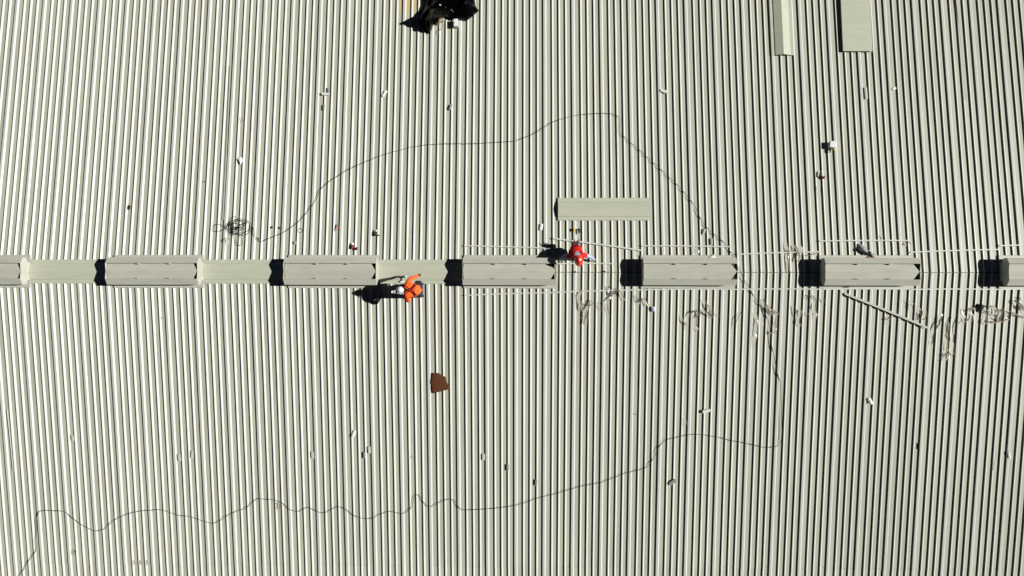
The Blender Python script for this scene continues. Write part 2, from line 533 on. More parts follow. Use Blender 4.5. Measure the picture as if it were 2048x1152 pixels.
S = 'thin pale metal strip '
strip(928, 491.5, 1107, 497, S + 'on the upper slope by the ventilator nearest the red-vested worker')
strip(1106, 477, 1284, 501, S + 'lying askew behind the red-vested worker, bridging two ventilators', w=0.055, t=0.03)
strip(1113, 527.3, 1229, 527.5, S + 'held down by the hands of the red-vested worker')
strip(929, 590.5, 1109, 585, S + 'on the lower slope beside the ventilator nearest the red-vested worker')
strip(1110, 584.5, 1286, 579.5, S + 'on the lower slope in front of the red-vested worker')
strip(1287, 579.5, 1466, 578.3, S + 'on the lower slope along the ventilator by the rope')
strip(1466, 578.6, 1645, 578.3, S + 'on the lower slope crossed by the black rope')
strip(1646, 578.3, 1820, 578.0, S + 'on the lower slope along the ventilator with the grey bag')
strip(1821, 578.6, 1999, 578.6, S + 'on the lower slope above the big plastic tangle')
strip(2000, 578.6, 2090, 578.6, S + 'on the lower slope along the last ventilator past the tangle')
strip(1283, 491.8, 1463, 493.5, S + 'on the upper slope ending at the black rope')
strip(1474, 508.5, 1643, 503.5, S + 'on the upper slope with pinkish film draped over it')
strip(1639, 482, 1820, 481, S + 'on the upper slope above the crumpled grey bag')
strip(1821, 504.5, 1997, 499, S + 'on the upper slope between the grey bag and the last ventilator')
strip(1999, 491.5, 2090, 490.5, S + 'on the upper slope by the last ventilator')
strip(1690, 587, 1855, 655, 'stout grey metal bar lying askew on the ribs below the ventilator with grey bag', w=0.075, t=0.05,
      name='metal_bar', cat='bar', group=None, m='vent')
# long narrow trims lying in the pans, plus one white strip for a reflection


def trim(u0, v0_, u1, v1, label, w=0.05, t=0.012, m='offcream'):
    return strip(u0, v0_, u1, v1, label, w, t, 'edge_trim', 'trim', 'long trims lying along the ribs', m)


trim(461, 130, 446, 440, 'very long narrow cream trim lying lengthwise on the ribs, pointing at the rope tangle', w=0.022, t=0.004)
trim(1911, -20, 1934, 199, 'long narrow grey-edged trim lying lengthwise on the ribs near the flat sheet stack', w=0.045, t=0.008)
trim(14, 820, 26, 942, 'short white strip standing for a bright reflection along a rib', w=0.03, t=0.004, m='offcut')  # white strip paints a thin bright reflection

# ------------------------------------------------------------------ loose ridge caps and sheet stack
def slope_frame(p, ang=0.0):
    """quaternion whose z is the slope normal at p, turned by ang about it"""
    s = 1 if p.y > 0 else -1
    n = Vector((0, s * SL, 1)).normalized()
    x = Vector((math.cos(ang), math.sin(ang), 0)); x = (x - n * x.dot(n)).normalized()
    y = n.cross(x)
    return Matrix((x, y, n)).transposed().to_quaternion()


flat_cap = [(y, z + 0.004) for y, z in cap_profile(w=0.395, fold=0.26, rise=0.10, step=0.022, slope=0.0, lift=0.004)]
p = on_crest(roof_point(1207.5, 418, 0.04))
b = MB(); b.sheet(flat_cap, -1.56, 1.56, 0.002, nseg=4)
o = b.build('loose_ridge_cap', M['cap'], None, loc=p, rot=slope_frame(p))
tag(o, 'loose smooth cream ridge cap lying crosswise on the ribs above the red-vested worker', 'ridge cap', 'loose ridge caps')
p = on_crest(roof_point(1562, 20, 0.04))
b = MB(); b.sheet([(y, z * 0.98) for y, z in flat_cap], -1.56, 1.56, 0.002, nseg=4)
q = on_crest(roof_point(1566.5, 110, 0.04)); o_ = on_crest(roof_point(1561, 0, 0.04))
ang = math.atan2(o_.y - q.y, o_.x - q.x)
o = b.build('loose_ridge_cap', M['cap'], None, loc=q + (o_ - q).normalized() * 1.56, rot=slope_frame(q, ang))
tag(o, 'loose folded cream ridge cap lying lengthwise down the ribs beside the flat sheet stack', 'ridge cap', 'loose ridge caps')

q = on_crest(roof_point(1716, 102, 0.08)); o_ = on_crest(roof_point(1711, 0, 0.08))
ang = math.atan2(o_.y - q.y, o_.x - q.x)
st = empty('sheet_stack', q + (o_ - q).normalized() * 1.5, slope_frame(q, ang))
tag(st, 'neat stack of flat grey metal sheets lying lengthwise on the ribs', 'sheet stack')
for k in range(6):
    b = MB(); b.box((rng.uniform(-0.012, 0.012), rng.uniform(-0.008, 0.008), 0.007 + k * 0.0125), (3.0, 1.02, 0.0105), ch=0.002)
    b.build('flat_sheet', M['vent'] if k < 5 else M['cap'], st)

# ------------------------------------------------------------------ small offcuts
def offcut(u, v, L_, W, ang, m, label, h=0.03, group='metal offcuts scattered over the roof'):
    h *= {'offcream': 0.3, 'offgrey': 0.6}.get(m, 1.0)
    p = on_crest(roof_point(u, v, h * 0.6))
    b = MB()
    b.sheet([(-W / 2, 0.0015), (-W / 2 + 0.006, h * 0.55), (W * 0.05, h), (W / 2 - 0.006, h * 0.7), (W / 2, 0.004)], -L_ / 2, L_ / 2, 0.002, nseg=2)
    o = b.build('metal_offcut', M[m], None, loc=p + Vector((0, 0, 0.002)), rot=slope_frame(p, R(ang)))
    return tag(o, label, 'offcut', group)


GL = 'small grey metal offcut lying lengthwise against a roof rib, away from other scraps'
CL = 'small cream metal offcut lying lengthwise between two ribs, barely visible'
offcut(651.5, 188, 0.28, 0.09, -3, 'offcut', 'white metal offcut lying across the ribs, touching a short upright one', h=0.05)
offcut(656.5, 180.5, 0.19, 0.085, 95, 'offgrey', 'short dark grey offcut butting against a white crosswise offcut', h=0.045)
offcut(647.5, 214.5, 0.20, 0.075, 88, 'offgrey', 'small grey offcut a step below the crossed pair of offcuts')
offcut(769, 187, 0.25, 0.10, 62, 'offcut', 'white metal offcut leaning diagonally across one rib')
offcut(901, 214, 0.20, 0.09, 74, 'offgrey', 'tilted grey offcut upslope of the rope, alone', h=0.04)
offcut(1082.5, 454, 0.22, 0.10, 80, 'offcut', 'white offcut between the loose ridge cap and the red-vested worker')
offcut(1328.5, 182.5, 0.26, 0.10, -18, 'offcut', 'white offcut lying across the ribs, upslope of the bend in the rope', h=0.04)
offcut(1408, 463, 0.20, 0.10, 72, 'offgrey', 'grey offcut touching the black rope just above the strip', h=0.035)
offcut(1423, 483, 0.22, 0.10, 90, 'offgrey', 'grey offcut standing lengthwise just above the strip beside the rope')
offcut(1413, 822, 0.27, 0.11, 14, 'offcut', 'bright white offcut tilted across the ribs inside the loop of the rope', h=0.06)
offcut(1740.5, 802.5, 0.22, 0.12, -62, 'offcut', 'bright white offcut leaning on a rib outside the loop of the rope', h=0.06)
offcut(1345.5, 964.5, 0.26, 0.13, 34, 'offgrey', 'grey offcut turned diagonally across a rib below the rope', h=0.05)
offcut(1015.5, 935, 0.22, 0.085, 90, 'offgrey', GL)
offcut(1072.5, 965, 0.21, 0.085, 88, 'offgrey', GL)
offcut(728.5, 910.5, 0.22, 0.075, 93, 'offgrey', 'grey offcut paired with a cream one in the next pan')
offcut(738.5, 900, 0.24, 0.10, 92, 'offcream', 'cream offcut paired with a grey one in the next pan')
offcut(967, 914, 0.22, 0.10, 90, 'offcream', CL)
offcut(707.5, 867.5, 0.25, 0.11, 68, 'offcut', 'white offcut leaning slightly, upslope of the grey and cream pair')
offcut(625, 910, 0.24, 0.10, 94, 'offcream', CL)
offcut(358.5, 915.5, 0.23, 0.11, 96, 'offcream', 'cream offcut lying lengthwise close beside a second cream one')
offcut(384, 909, 0.25, 0.09, 84, 'offcream', 'cream offcut lying slightly turned close beside a second cream one')
offcut(145, 876, 0.19, 0.10, 97, 'offcream', CL)
offcut(2018.5, 910.5, 0.24, 0.09, -78, 'offcut', 'white offcut with a dark edge leaning on a rib')
offcut(1990, 930.5, 0.34, 0.06, 84, 'offcream', 'narrow cream offcut with a dark edge next to a white one')
offcut(1840, 892.5, 0.22, 0.05, 90, 'offgrey', 'dark offcut lying in the shadow line of a rib, alone')
offcut(1732.5, 186, 0.42, 0.08, 92, 'offcream', 'long cream offcut lying lengthwise below the flat sheet stack')
offcut(1789, 176.5, 0.10, 0.09, 20, 'offcut', 'tiny square white offcut lying on its own near the flat sheet stack')
offcut(1425, 514.5, 0.20, 0.12, 30, 'offcut', 'torn white scrap on the flashing of the ventilator by the rope', h=0.05)

# ------------------------------------------------------------------ crumpled heaps
def heap(name, outline, height, m, seed, rings=12, sub=5, crumple=0.5, flat=True, peaks=(), fold=1.0):
    P = [on_crest(roof_point(u, v, 0.02)) for u, v in outline]
    c = sum(P, Vector()) / len(P)
    PK = [(on_crest(roof_point(u, v, h_ * 0.5)), h_, r__) for u, v, h_, r__ in peaks]
    ring = []
    n = len(P)
    for i in range(n):
        for k in range(sub):
            ring.append(P[i].lerp(P[(i + 1) % n], k / sub))
    nn = len(ring)
    vs_, fs = [], []
    for r_ in range(rings + 1):
        t = 1 - r_ / rings
        for i, q in enumerate(ring):
            d = q - c
            base = c + d * t
            sz = noise.noise(base * 2.1 * fold + Vector((seed, 0, 0))) * 0.6 + abs(noise.noise(base * 5.0 * fold + Vector((0, seed, 0)))) * 0.9
            hh = height * ((1 - t ** 2) ** 0.55) * (0.62 + crumple * sz)
            for pk, h_, r__ in PK:
                dd = (Vector((base.x, base.y, 0)) - Vector((pk.x, pk.y, 0))).length / r__
                hh = max(hh, h_ * max(0, 1 - dd) ** 1.05 * min(1, (1 - t) * 6))
            if r_ == 0: hh = 0.004
            j = 0.35 * height * crumple * (1 - abs(2 * t - 1)) * 0.4
            jx = noise.noise(base * 7 + Vector((seed, 3, 1))) * j
            jy = noise.noise(base * 7 + Vector((2, seed, 5))) * j
            v = base + Vector((jx, jy, 0))
            vs_.append(on_crest(v, max(0.004, hh)) - on_crest(c))
    for r_ in range(rings):
        for i in range(nn):
            i2 = (i + 1) % nn
            a, b_, cc, d = r_ * nn + i, r_ * nn + i2, (r_ + 1) * nn + i2, (r_ + 1) * nn + i
            if r_ == rings - 1: fs.append((a, b_, cc))
            elif (i + r_) % 2: fs += [(a, b_, cc), (a, cc, d)]
            else: fs += [(a, b_, d), (b_, cc, d)]
    fs.append(tuple(range(nn)))
    return mesh(name, vs_, fs, m, None, smooth=not flat, loc=on_crest(c))


# ------------------------------------------------------------------ brown board
outl = [(864, 746), (876.5, 746), (886.8, 752), (891.6, 754), (893.5, 764), (900.7, 775), (899.5, 778), (883, 782.5), (867.3, 786.8), (864.3, 785.6), (862, 775), (863, 771), (860, 765), (861, 760), (863, 757)]
o = heap('broken_board', outl, 0.030, M['brown'], 6.6, rings=9, sub=3, crumple=0.3, flat=False, fold=0.9)
tag(o, 'broken piece of flat brown board lying on the ribs', 'board')

o = heap('plastic_tarpaulin', [(846, 22), (839, 38), (842, 50), (850, 60), (857, 68), (863, 60), (868, 48), (880, 38), (895, 37), (912, 40), (934, 41), (948, 30), (958, 21), (951, 11), (949, -10), (946, -38), (915, -55), (880, -50), (858, -22)],
         0.60, M['tarp'], 3.3, rings=16, crumple=0.55, flat=False, fold=0.55, peaks=((877, 30, 1.08, 0.60), (864, 52, 0.50, 0.35), (930, 12, 0.62, 0.5)))
tag(o, 'big heap of crumpled shiny black plastic sheeting', 'tarpaulin')
o = heap('plastic_bag', [(1716, 489), (1721, 486), (1727, 494), (1738, 501), (1746, 506), (1752, 513), (1755, 517), (1748, 517), (1735, 509), (1722, 503), (1715, 497)], 0.13, M['bag'], 9.1, rings=6, sub=3, crumple=0.9)
tag(o, 'crumpled grey plastic bag lying against the flank of a ventilator', 'bag')
o = heap('card_scrap', [(1729, 515), (1737, 511), (1745, 513), (1750, 517), (1740, 517.5)], 0.06, M['card'], 1.2, rings=3, sub=2)
tag(o, 'rust-brown card scrap half under the crumpled grey bag', 'scrap')
o = heap('rubbish_clump', [(1955, 614), (1957, 609), (1961, 607), (1966, 609), (1969, 613), (1966, 619), (1962, 625), (1957, 620)], 0.15, M['black'], 4.4, rings=6, sub=3, crumple=0.9)
tag(o, 'small black clump of rubbish in the biggest tangle of plastic film', 'rubbish')
o = heap('crushed_bottle', [(1301, 615), (1304, 612.5), (1309, 613), (1312, 616), (1311, 621), (1307, 624), (1302, 622)], 0.10, M['blueish'], 7.7, rings=5, sub=3, crumple=0.8)
tag(o, 'crushed bluish clear plastic bottle lying between the ribs', 'bottle')
o = heap('dirt_clump', [(255, 412), (258, 409), (261, 412), (260, 419), (256, 419)], 0.05, M['leather'], 2.7, rings=4, sub=3, crumple=1.0)
tag(o, 'small dark crumbly clump lying alone on the ribs', 'dirt')
for u, v, l in ((543.5, 454.5, 'small dark green lump between the rope tangle and the wire hoop, on a pan'), (560.5, 455.5, 'small dark green lump touching the rib nearest the wire hoop')):
    o = heap('glove_scrap', [(u - 2.4, v - 1.5), (u, v - 2.2), (u + 2.4, v - 1), (u + 1, v + 2.4), (u - 1.4, v + 2)], 0.04, M['green'], u, rings=4, sub=2, crumple=0.9)
    tag(o, l, 'scrap')
for u, v, l in ((408, 363, 'tiny round black plug upslope of the rope tangle'), (323, 636, 'tiny round black plug on a pan below the ridge ventilators'), (1272, 828.5, 'tiny black curl beside a rib inside the loop of the rope')):
    o = heap('rubber_plug', [(u - 1.5, v), (u, v - 1.5), (u + 1.5, v), (u, v + 1.5)], 0.03, M['black'], u, rings=3, sub=2, crumple=0.3)
    tag(o, l, 'plug')
o = heap('paper_scrap', [(474, 318), (480, 313), (484, 315), (485, 322), (481, 329), (478, 324)], 0.07, M['white'], 5.1, rings=4, sub=2, crumple=1.0)
tag(o, 'crumpled white paper scrap upslope of the rope tangle', 'paper')
o = heap('paper_scrap', [(586, 485), (589, 482), (593, 484), (592, 488), (588, 488)], 0.04, M['film_pale'], 6.1, rings=3, sub=2, crumple=1.0)
tag(o, 'tiny pale scrap of film below the wire hoop', 'scrap')
o = heap('packing_scrap', [(871, 46), (876, 38), (884, 33), (891, 36), (889, 43), (882, 45), (875, 50)], 0.13, M['film'], 8.1, rings=5, sub=3, crumple=1.0)
tag(o, 'brownish crumpled packing scrap tucked against the black plastic heap', 'scrap')

# ------------------------------------------------------------------ plastic film
def film(path, w, label, seed, m='film', h=0.05, group='torn film strips around the ridge'):
    r_ = random.Random(seed)
    P = [on_crest(roof_point(u, v, 0.02)) for u, v in path]
    C = catmull(P, 0.085)
    ref = C[0].copy()
    vs_, fs = [], []
    tw = r_.uniform(0, 6); n = 5
    for i, p in enumerate(C):
        t = C[min(i + 1, len(C) - 1)] - C[max(i - 1, 0)]
        t.z = 0
        side = Vector((-t.y, t.x, 0)); side = side.normalized() if side.length > 1e-6 else Vector((0, 1, 0))
        tw += r_.uniform(-0.45, 0.7)
        e = i / (len(C) - 1)
        ww = w * (0.35 + 0.65 * math.sin(math.pi * min(1, max(0.08, e))) ** 0.6) * r_.uniform(0.8, 1.2)
        lift = 0.012 + h * abs(noise.noise(p * 4 + Vector((seed, 0, 0)))) * 1.6
        for k in range(n):
            s = (k / (n - 1) - 0.5)
            fold = 0.35 * math.sin(tw * 1.7 + k * 1.9)
            off = side * (s * ww * (0.45 + 0.55 * abs(math.cos(tw)))) + Vector((0, 0, abs(s * ww * math.sin(tw)) * 0.7 + abs(fold) * ww * 0.35))
            q = p + off + Vector((r_.uniform(-1, 1), r_.uniform(-1, 1), 0)) * 0.004
            q = on_crest(q, max(0.003, lift + off.z + r_.uniform(-0.005, 0.006)))
            vs_.append(q - ref)
    for i in range(len(C) - 1):
        for k in range(n - 1):
            a = i * n + k
            fs.append((a, a + 1, a + n + 1, a + n))
    o = mesh('film_strip', vs_, fs, M[m], None, smooth=False, loc=ref)
    return tag(o, label, 'plastic film', group)


films = [
    ([(1163, 582), (1160, 597), (1164, 615), (1162, 622)], .15, 'broad crumpled drape of film on the lower slope before the red-vested worker', 'film'), ([(1180, 600), (1176, 615), (1172, 630), (1166, 648)], .12, 'forked downward streamer of film on the lower slope before the red-vested worker', 'film'),
    ([(1170, 605), (1178, 612), (1188, 604)], .07, 'small smoky crosspiece of film on the lower slope before the red-vested worker', 'film_grey'), ([(1178, 626), (1175, 640), (1174, 651)], .06, 'short thin tail of film on the lower slope before the red-vested worker', 'film'), ([(1200, 604), (1201, 614), (1203, 625)], .06, 'smoky short shred of film on the lower slope before the red-vested worker', 'film_grey'),
    ([(1216, 572), (1218, 580), (1222, 588), (1229, 585), (1238, 578)], .16, 'bunched knot of dirty clear film draped over the strip before the red-vested worker', 'film_grey'),
    ([(1228, 576), (1236, 580), (1244, 590), (1251, 602)], .10, 'long curved streamer from the knot of film on the lower slope before the red-vested worker', 'film'), ([(1214, 602), (1220, 597), (1225, 590)], .12, 'wing-shaped flap of film on the lower slope before the red-vested worker', 'film'), ([(1215, 606), (1215, 618), (1218, 630)], .07, 'narrow upright ribbon of film on the lower slope before the red-vested worker', 'film'),
    ([(1270, 591), (1275, 600), (1281, 603), (1286, 597)], .09, 'smoky hooked curl of film on the lower slope before the red-vested worker', 'film_grey'), ([(1288, 595), (1292, 603), (1297, 612)], .10, 'slanting leaf-shaped scrap of film on the lower slope before the red-vested worker', 'film'), ([(1278, 602), (1279, 609)], .05, 'tiny stub of film on the lower slope before the red-vested worker', 'film'),
    ([(1361, 630), (1366, 641), (1373, 652), (1372, 661)], .06, 'thin bent ribbon of film below the ventilator beside the rope', 'film'), ([(1378, 634), (1381, 626), (1390, 622), (1399, 623), (1398, 630), (1388, 636)], .12, 'looped scrap of clear film with a dark end below the ventilator beside the rope', 'film_grey'),
    ([(1393, 634), (1392, 648), (1398, 662)], .08, 'upright rag below the looped scrap of film below the ventilator beside the rope', 'film'), ([(1408, 600), (1413, 608), (1420, 620), (1425, 632)], .07, 'long slanting ribbon of film below the ventilator beside the rope', 'film'), ([(1407, 618), (1416, 628), (1428, 636)], .11, 'smoky folded rag of film below the ventilator beside the rope', 'film_grey'), ([(1424, 612), (1428, 628), (1440, 632)], .05, 'thin whisker of film below the ventilator beside the rope', 'film'),
    ([(1471, 658), (1473, 640), (1483, 622)], .06, 'smoky wisp standing apart of film below the ventilator beside the rope', 'film_grey'), ([(1511, 625), (1516, 640), (1513, 662), (1510, 682), (1510, 696)], .10, 'long pale streamer of film caught around the rope on the lower slope', 'film_pale'), ([(1526, 598), (1532, 612), (1536, 622), (1546, 630)], .12, 'smoky upper tuft of film caught around the rope on the lower slope', 'film_grey'),
    ([(1538, 614), (1548, 624), (1559, 628)], .14, 'broad flat flap of film caught around the rope on the lower slope', 'film'), ([(1552, 630), (1550, 648), (1553, 660), (1541, 668)], .08, 'narrow hooked tail of film caught around the rope on the lower slope', 'film'), ([(1537, 664), (1545, 668)], .09, 'smoky knot at the lowest end of film caught around the rope on the lower slope', 'film_grey'), ([(1524, 640), (1526, 652)], .05, 'tiny pale flake of film caught around the rope on the lower slope', 'film_pale'),
    ([(1589, 612), (1592, 622), (1594, 633)], .08, 'smoky upright shred of film below the uncapped end of the grey bag ventilator', 'film_grey'), ([(1604, 620), (1601, 632), (1597, 645), (1603, 652)], .12, 'broad rumpled rag of film below the uncapped end of the grey bag ventilator', 'film'), ([(1612, 600), (1616, 592), (1623, 591), (1632, 599), (1641, 600)], .06, 'arched smoky ribbon of film below the uncapped end of the grey bag ventilator', 'film_grey'),
    ([(1631, 602), (1629, 615), (1633, 628), (1631, 640)], .09, 'narrow hanging rag of film below the uncapped end of the grey bag ventilator', 'film'), ([(1610, 632), (1616, 628), (1620, 627)], .05, 'tiny bent curl of film below the uncapped end of the grey bag ventilator', 'film'), ([(1643, 597), (1651, 605)], .07, 'short slanting smoky scrap of film below the uncapped end of the grey bag ventilator', 'film_grey'),
    ([(1573, 484), (1575, 495), (1579, 503), (1586, 500)], .10, 'pale tuft of film on the upper slope by the draped strip', 'film_pale'), ([(1588, 490), (1594, 500), (1597, 512), (1594, 524)], .12, 'broad crumpled tuft of film on the upper slope by the draped strip', 'film'), ([(1600, 492), (1604, 500), (1600, 512)], .10, 'pale flap of film on the upper slope by the draped strip', 'film_pale'),
    ([(1578, 505), (1577, 522), (1580, 545)], .06, 'long tail down to the ridge of film on the upper slope by the draped strip', 'film'), ([(1612, 512), (1622, 510), (1638, 506)], .07, 'flat scrap of film on the upper slope by the draped strip', 'film'), ([(1395, 495), (1397, 508)], .08, 'small pinkish film scrap between the upper strip and the ventilator by the rope', 'film_pale'),
    ([(1772, 640), (1780, 632), (1777, 650)], .10, 'rumpled scrap beside the bar of film on the lower slope near the metal bar', 'film'), ([(1816, 600), (1821, 608), (1824, 625)], .05, 'thin pale upper whisker of film on the lower slope near the metal bar', 'film_pale'), ([(1820, 612), (1828, 606)], .06, 'tiny pale flake of film on the lower slope near the metal bar', 'film_pale'),
    ([(1838, 612), (1842, 628), (1838, 643)], .11, 'smoky shred at the bar end of film on the lower slope near the metal bar', 'film_grey'), ([(1845, 640), (1850, 630), (1853, 622)], .12, 'fan-shaped scrap at the bar end of film on the lower slope near the metal bar', 'film'), ([(1885, 628), (1876, 648), (1868, 665), (1862, 690)], .12, 'broad smoky slanting streamer of film on the lower slope near the metal bar', 'film_grey'),
    ([(1899, 645), (1896, 668), (1894, 698), (1889, 718)], .09, 'long thin streamer of film on the lower slope near the metal bar', 'film'), ([(1887, 712), (1893, 705), (1895, 715), (1889, 722)], .10, 'looped foot of film on the lower slope near the metal bar', 'film'), ([(1910, 634), (1904, 655), (1906, 680), (1909, 700)], .08, 'long smoky streamer of film on the lower slope near the metal bar', 'film_grey'), ([(1903, 712), (1908, 703), (1910, 711)], .10, 'small curled foot of film on the lower slope near the metal bar', 'film'),
    ([(1925, 618), (1927, 630), (1934, 641), (1922, 646)], .10, 'crooked outer strip of film in the big tangle round the black clump', 'film'), ([(1936, 623), (1944, 617), (1952, 618)], .10, 'arched scrap of film in the big tangle round the black clump', 'film'), ([(1940, 625), (1947, 632), (1945, 642)], .06, 'pale hanging tail of film in the big tangle round the black clump', 'film_pale'),
    ([(1966, 620), (1973, 632), (1968, 644), (1976, 648)], .12, 'broad tail under the clump of film in the big tangle round the black clump', 'film'), ([(1970, 618), (1982, 628), (1997, 640)], .09, 'pale straight band of film in the big tangle round the black clump', 'film_pale'), ([(1976, 612), (1988, 614), (1993, 625), (1988, 640)], .11, 'curved loop of film in the big tangle round the black clump', 'film'),
    ([(1998, 622), (2006, 618), (2003, 632), (1997, 642)], .13, 'smoky broad fold of film in the big tangle round the black clump', 'film_grey'), ([(2010, 622), (2016, 628), (2010, 640), (2022, 638)], .12, 'rumpled rag of film in the big tangle round the black clump', 'film'), ([(1978, 642), (1990, 645), (2002, 643), (2014, 642)], .07, 'low flat band of film in the big tangle round the black clump', 'film'),
    ([(2018, 622), (2030, 628), (2046, 634), (2056, 636)], .08, 'stretched band of film in the big tangle round the black clump', 'film'), ([(2028, 600), (2034, 606), (2044, 616), (2054, 626)], .14, 'large smoky flap of film in the big tangle round the black clump', 'film_grey'), ([(2040, 594), (2050, 600)], .10, 'pale outer flake of film in the big tangle round the black clump', 'film_pale'),
    ([(1812, 492), (1816, 484), (1820, 490)], .07, 'little curl of film touching the strip above the grey bag', 'film'), ([(1764, 465), (1768, 474), (1771, 482)], .04, 'thin twig-like film shred upslope of the grey bag', 'film_grey'),
    ([(448, 484), (455, 476), (458, 482), (456, 495)], .10, 'pale clear film scrap beside the rope tangle', 'film_pale'), ([(554, 1006), (559, 1010), (557, 1021)], .10, 'brown film scrap snagged on the wavy lower run of the rope', 'film'),
    ([(146, 1110), (150, 1101), (153, 1104), (148, 1109)], .05, 'small olive loop of film lying alone near the eave lap', 'film_grey'), ([(484, 236), (486, 241), (490, 243)], .04, 'tiny brown hook-shaped shred upslope of the white paper scrap', 'film_grey'),
    ([(1370, 836), (1374, 846), (1376, 853)], .04, 'thin pale shred of film between the rope and the bright white offcut', 'film_pale'), ([(828, 912), (826, 918)], .05, 'small olive shred of film upslope of the double wave in the rope', 'film'),
    ([(878, 42), (884, 48), (887, 55), (878, 62), (877, 68)], .05, 'thin brown ribbon trailing down from the black plastic heap', 'film'),
    ([(1638, 372), (1640, 385), (1637, 398)], .05, 'thin brownish shred trailing from the dark tool on the upper slope', 'film_pale'),
]
for k, (path, w, l, m) in enumerate(films):
    film(path, w * 0.78, l, 100 + k, m)

# ------------------------------------------------------------------ rope
rope_px = [(467 + 17 * math.cos(t * 1.9) * math.cos(t * 0.53 + 0.4), 454 + 12 * math.sin(t * 1.9 + 0.3) * math.cos(t * 0.37)) for t in range(15)] + [
           (495, 444), (488, 452), (480, 462), (470, 468), (460, 466), (452, 457), (455, 448), (465, 442), (478, 440), (490, 446), (489, 458),
           (478, 468), (462, 462), (450, 455), (440, 448), (430, 450), (425, 458), (432, 463), (445, 460), (455, 452), (466, 446), (474, 438), (470, 433), (463, 436), (462, 446), (470, 456), (482, 455), (488, 448),
           (480, 442), (468, 450), (466, 462), (470, 478), (475, 490), (482, 491), (485, 483), (480, 472), (484, 468), (495, 462), (503, 455), (503, 448), (492, 440), (478, 438), (460, 444), (456, 456), (466, 466),
           (480, 470), (492, 470), (502, 460), (504, 450), (508, 460), (512, 472), (518, 480), (514, 476), (520, 476), (521, 483), (540, 476), (555, 470), (578, 458), (600, 440), (625, 410), (636, 390), (640, 380), (655, 366), (690, 343), (720, 328), (760, 312), (800, 300), (830, 293), (860, 289), (890, 287.5), (920, 287.5),
           (985, 285), (1010, 283), (1030, 281), (1060, 271), (1085, 256), (1110, 243), (1150, 231), (1195, 226), (1225, 227.5), (1238, 235), (1241, 245), (1239, 262), (1250, 275), (1290, 310), (1330, 347), (1360, 375), (1385, 405), (1400, 435), (1415, 456), (1440, 478),
           (1455, 493), (1470, 520), (1479, 541), (1490, 562), (1510, 595), (1530, 625), (1540, 660), (1545, 700), (1555, 745), (1561, 770), (1563, 830), (1564, 870), (1560, 885), (1552, 893), (1530, 895), (1500, 888), (1470, 882), (1430, 873), (1390, 869), (1365, 872),
           (1335, 880), (1318, 893), (1305, 920), (1290, 937), (1250, 947), (1200, 965), (1160, 973), (1120, 985), (1080, 995), (1040, 1008), (1000, 1016), (960, 1019), (930, 1020), (918, 1015), (910, 1002), (900, 998), (885, 1002), (862, 1013), (850, 1008), (840, 992), (832, 990),
           (827, 998), (822, 1015), (812, 1024), (800, 1027), (778, 1023), (760, 1028), (745, 1036), (730, 1037), (710, 1032), (690, 1018), (675, 1014), (660, 1020), (645, 1027), (630, 1022), (615, 1015), (600, 1023), (580, 1020), (565, 1007), (545, 1000), (515, 998), (505, 1005),
           (490, 1018), (470, 1024), (455, 1032), (440, 1042), (425, 1047), (405, 1042), (385, 1034), (360, 1031), (330, 1022), (305, 1020), (275, 1023), (250, 1030), (225, 1044), (210, 1058), (195, 1062), (175, 1056), (150, 1040), (130, 1025), (105, 1022), (85, 1021), (76, 1028),
           (73, 1050), (72, 1085), (71, 1102), (55, 1125), (40, 1150), (25, 1172), (5, 1195)]
RR = 0.0082
P = [on_crest(roof_point(u, v, 0.02)) for u, v in rope_px]
C = catmull(P, 0.10)
tangle_end = roof_point(520, 482).x
pts = []
for i, q in enumerate(C):
    h = RR
    if i < 700 and q.x < tangle_end + 0.05: h += 0.05 * abs(noise.noise(Vector((i * 0.21, 3, 1)))) * 1.7
    else:
        h += 0.002 + 0.010 * max(0, noise.noise(Vector((q.x * 1.3, q.y * 1.3, 2))))
        if abs(q.y) < 0.5: h += 0.012
    j = Vector((noise.noise(q * 2.7), noise.noise(q * 2.7 + Vector((9, 0, 0))), 0)) * 0.022
    pts.append(on_crest(q + j, h))
ref = pts[0].copy()
b = MB(); b.tube([p - ref for p in pts], RR, 5)
o = b.build('black_rope', M['rope'], None, smooth=True, loc=ref)
tag(o, 'long thin black rope looping over both roof slopes from a tangle', 'rope')
# wire hoop and small rope whiskers
p = on_crest(roof_point(602.5, 461))
ring_pts = []
for k in range(25):
    a = 2 * math.pi * k / 24
    sx, sy = math.cos(a), math.sin(a)
    ring_pts.append((0.095 * math.copysign(abs(sx) ** 0.6, sx), 0.075 * math.copysign(abs(sy) ** 0.6, sy), 0.008))
b = MB(); b.tube(ring_pts, 0.006, 5)
o = b.build('wire_hoop', M['screw'], None, loc=p, rot=slope_frame(p)); tag(o, 'small thin wire hoop lying on the ribs', 'hoop')
p = on_crest(roof_point(1692, 573))
b = MB()
for k in range(2):
    b.tube([(k * 0.1 - 0.05 + 0.05 * math.cos(t * 0.7), 0.04 * math.sin(t * 0.7), 0.02) for t in range(10)], 0.007, 5)
o = b.build('wire_coil', M['black'], None, loc=p + Vector((0, 0, 0.012)), rot=slope_frame(p)); tag(o, 'small black wire coil on the flashing above the metal bar', 'wire')

# ------------------------------------------------------------------ boxes and tools
def root_at(name, u, v, ang, label, cat, group=None, h=0.0):
    p = on_crest(roof_point(u, v, h))
    return tag(empty(name, p + Vector((0, 0, 0.001)), slope_frame(p, R(ang))), label, cat, group)


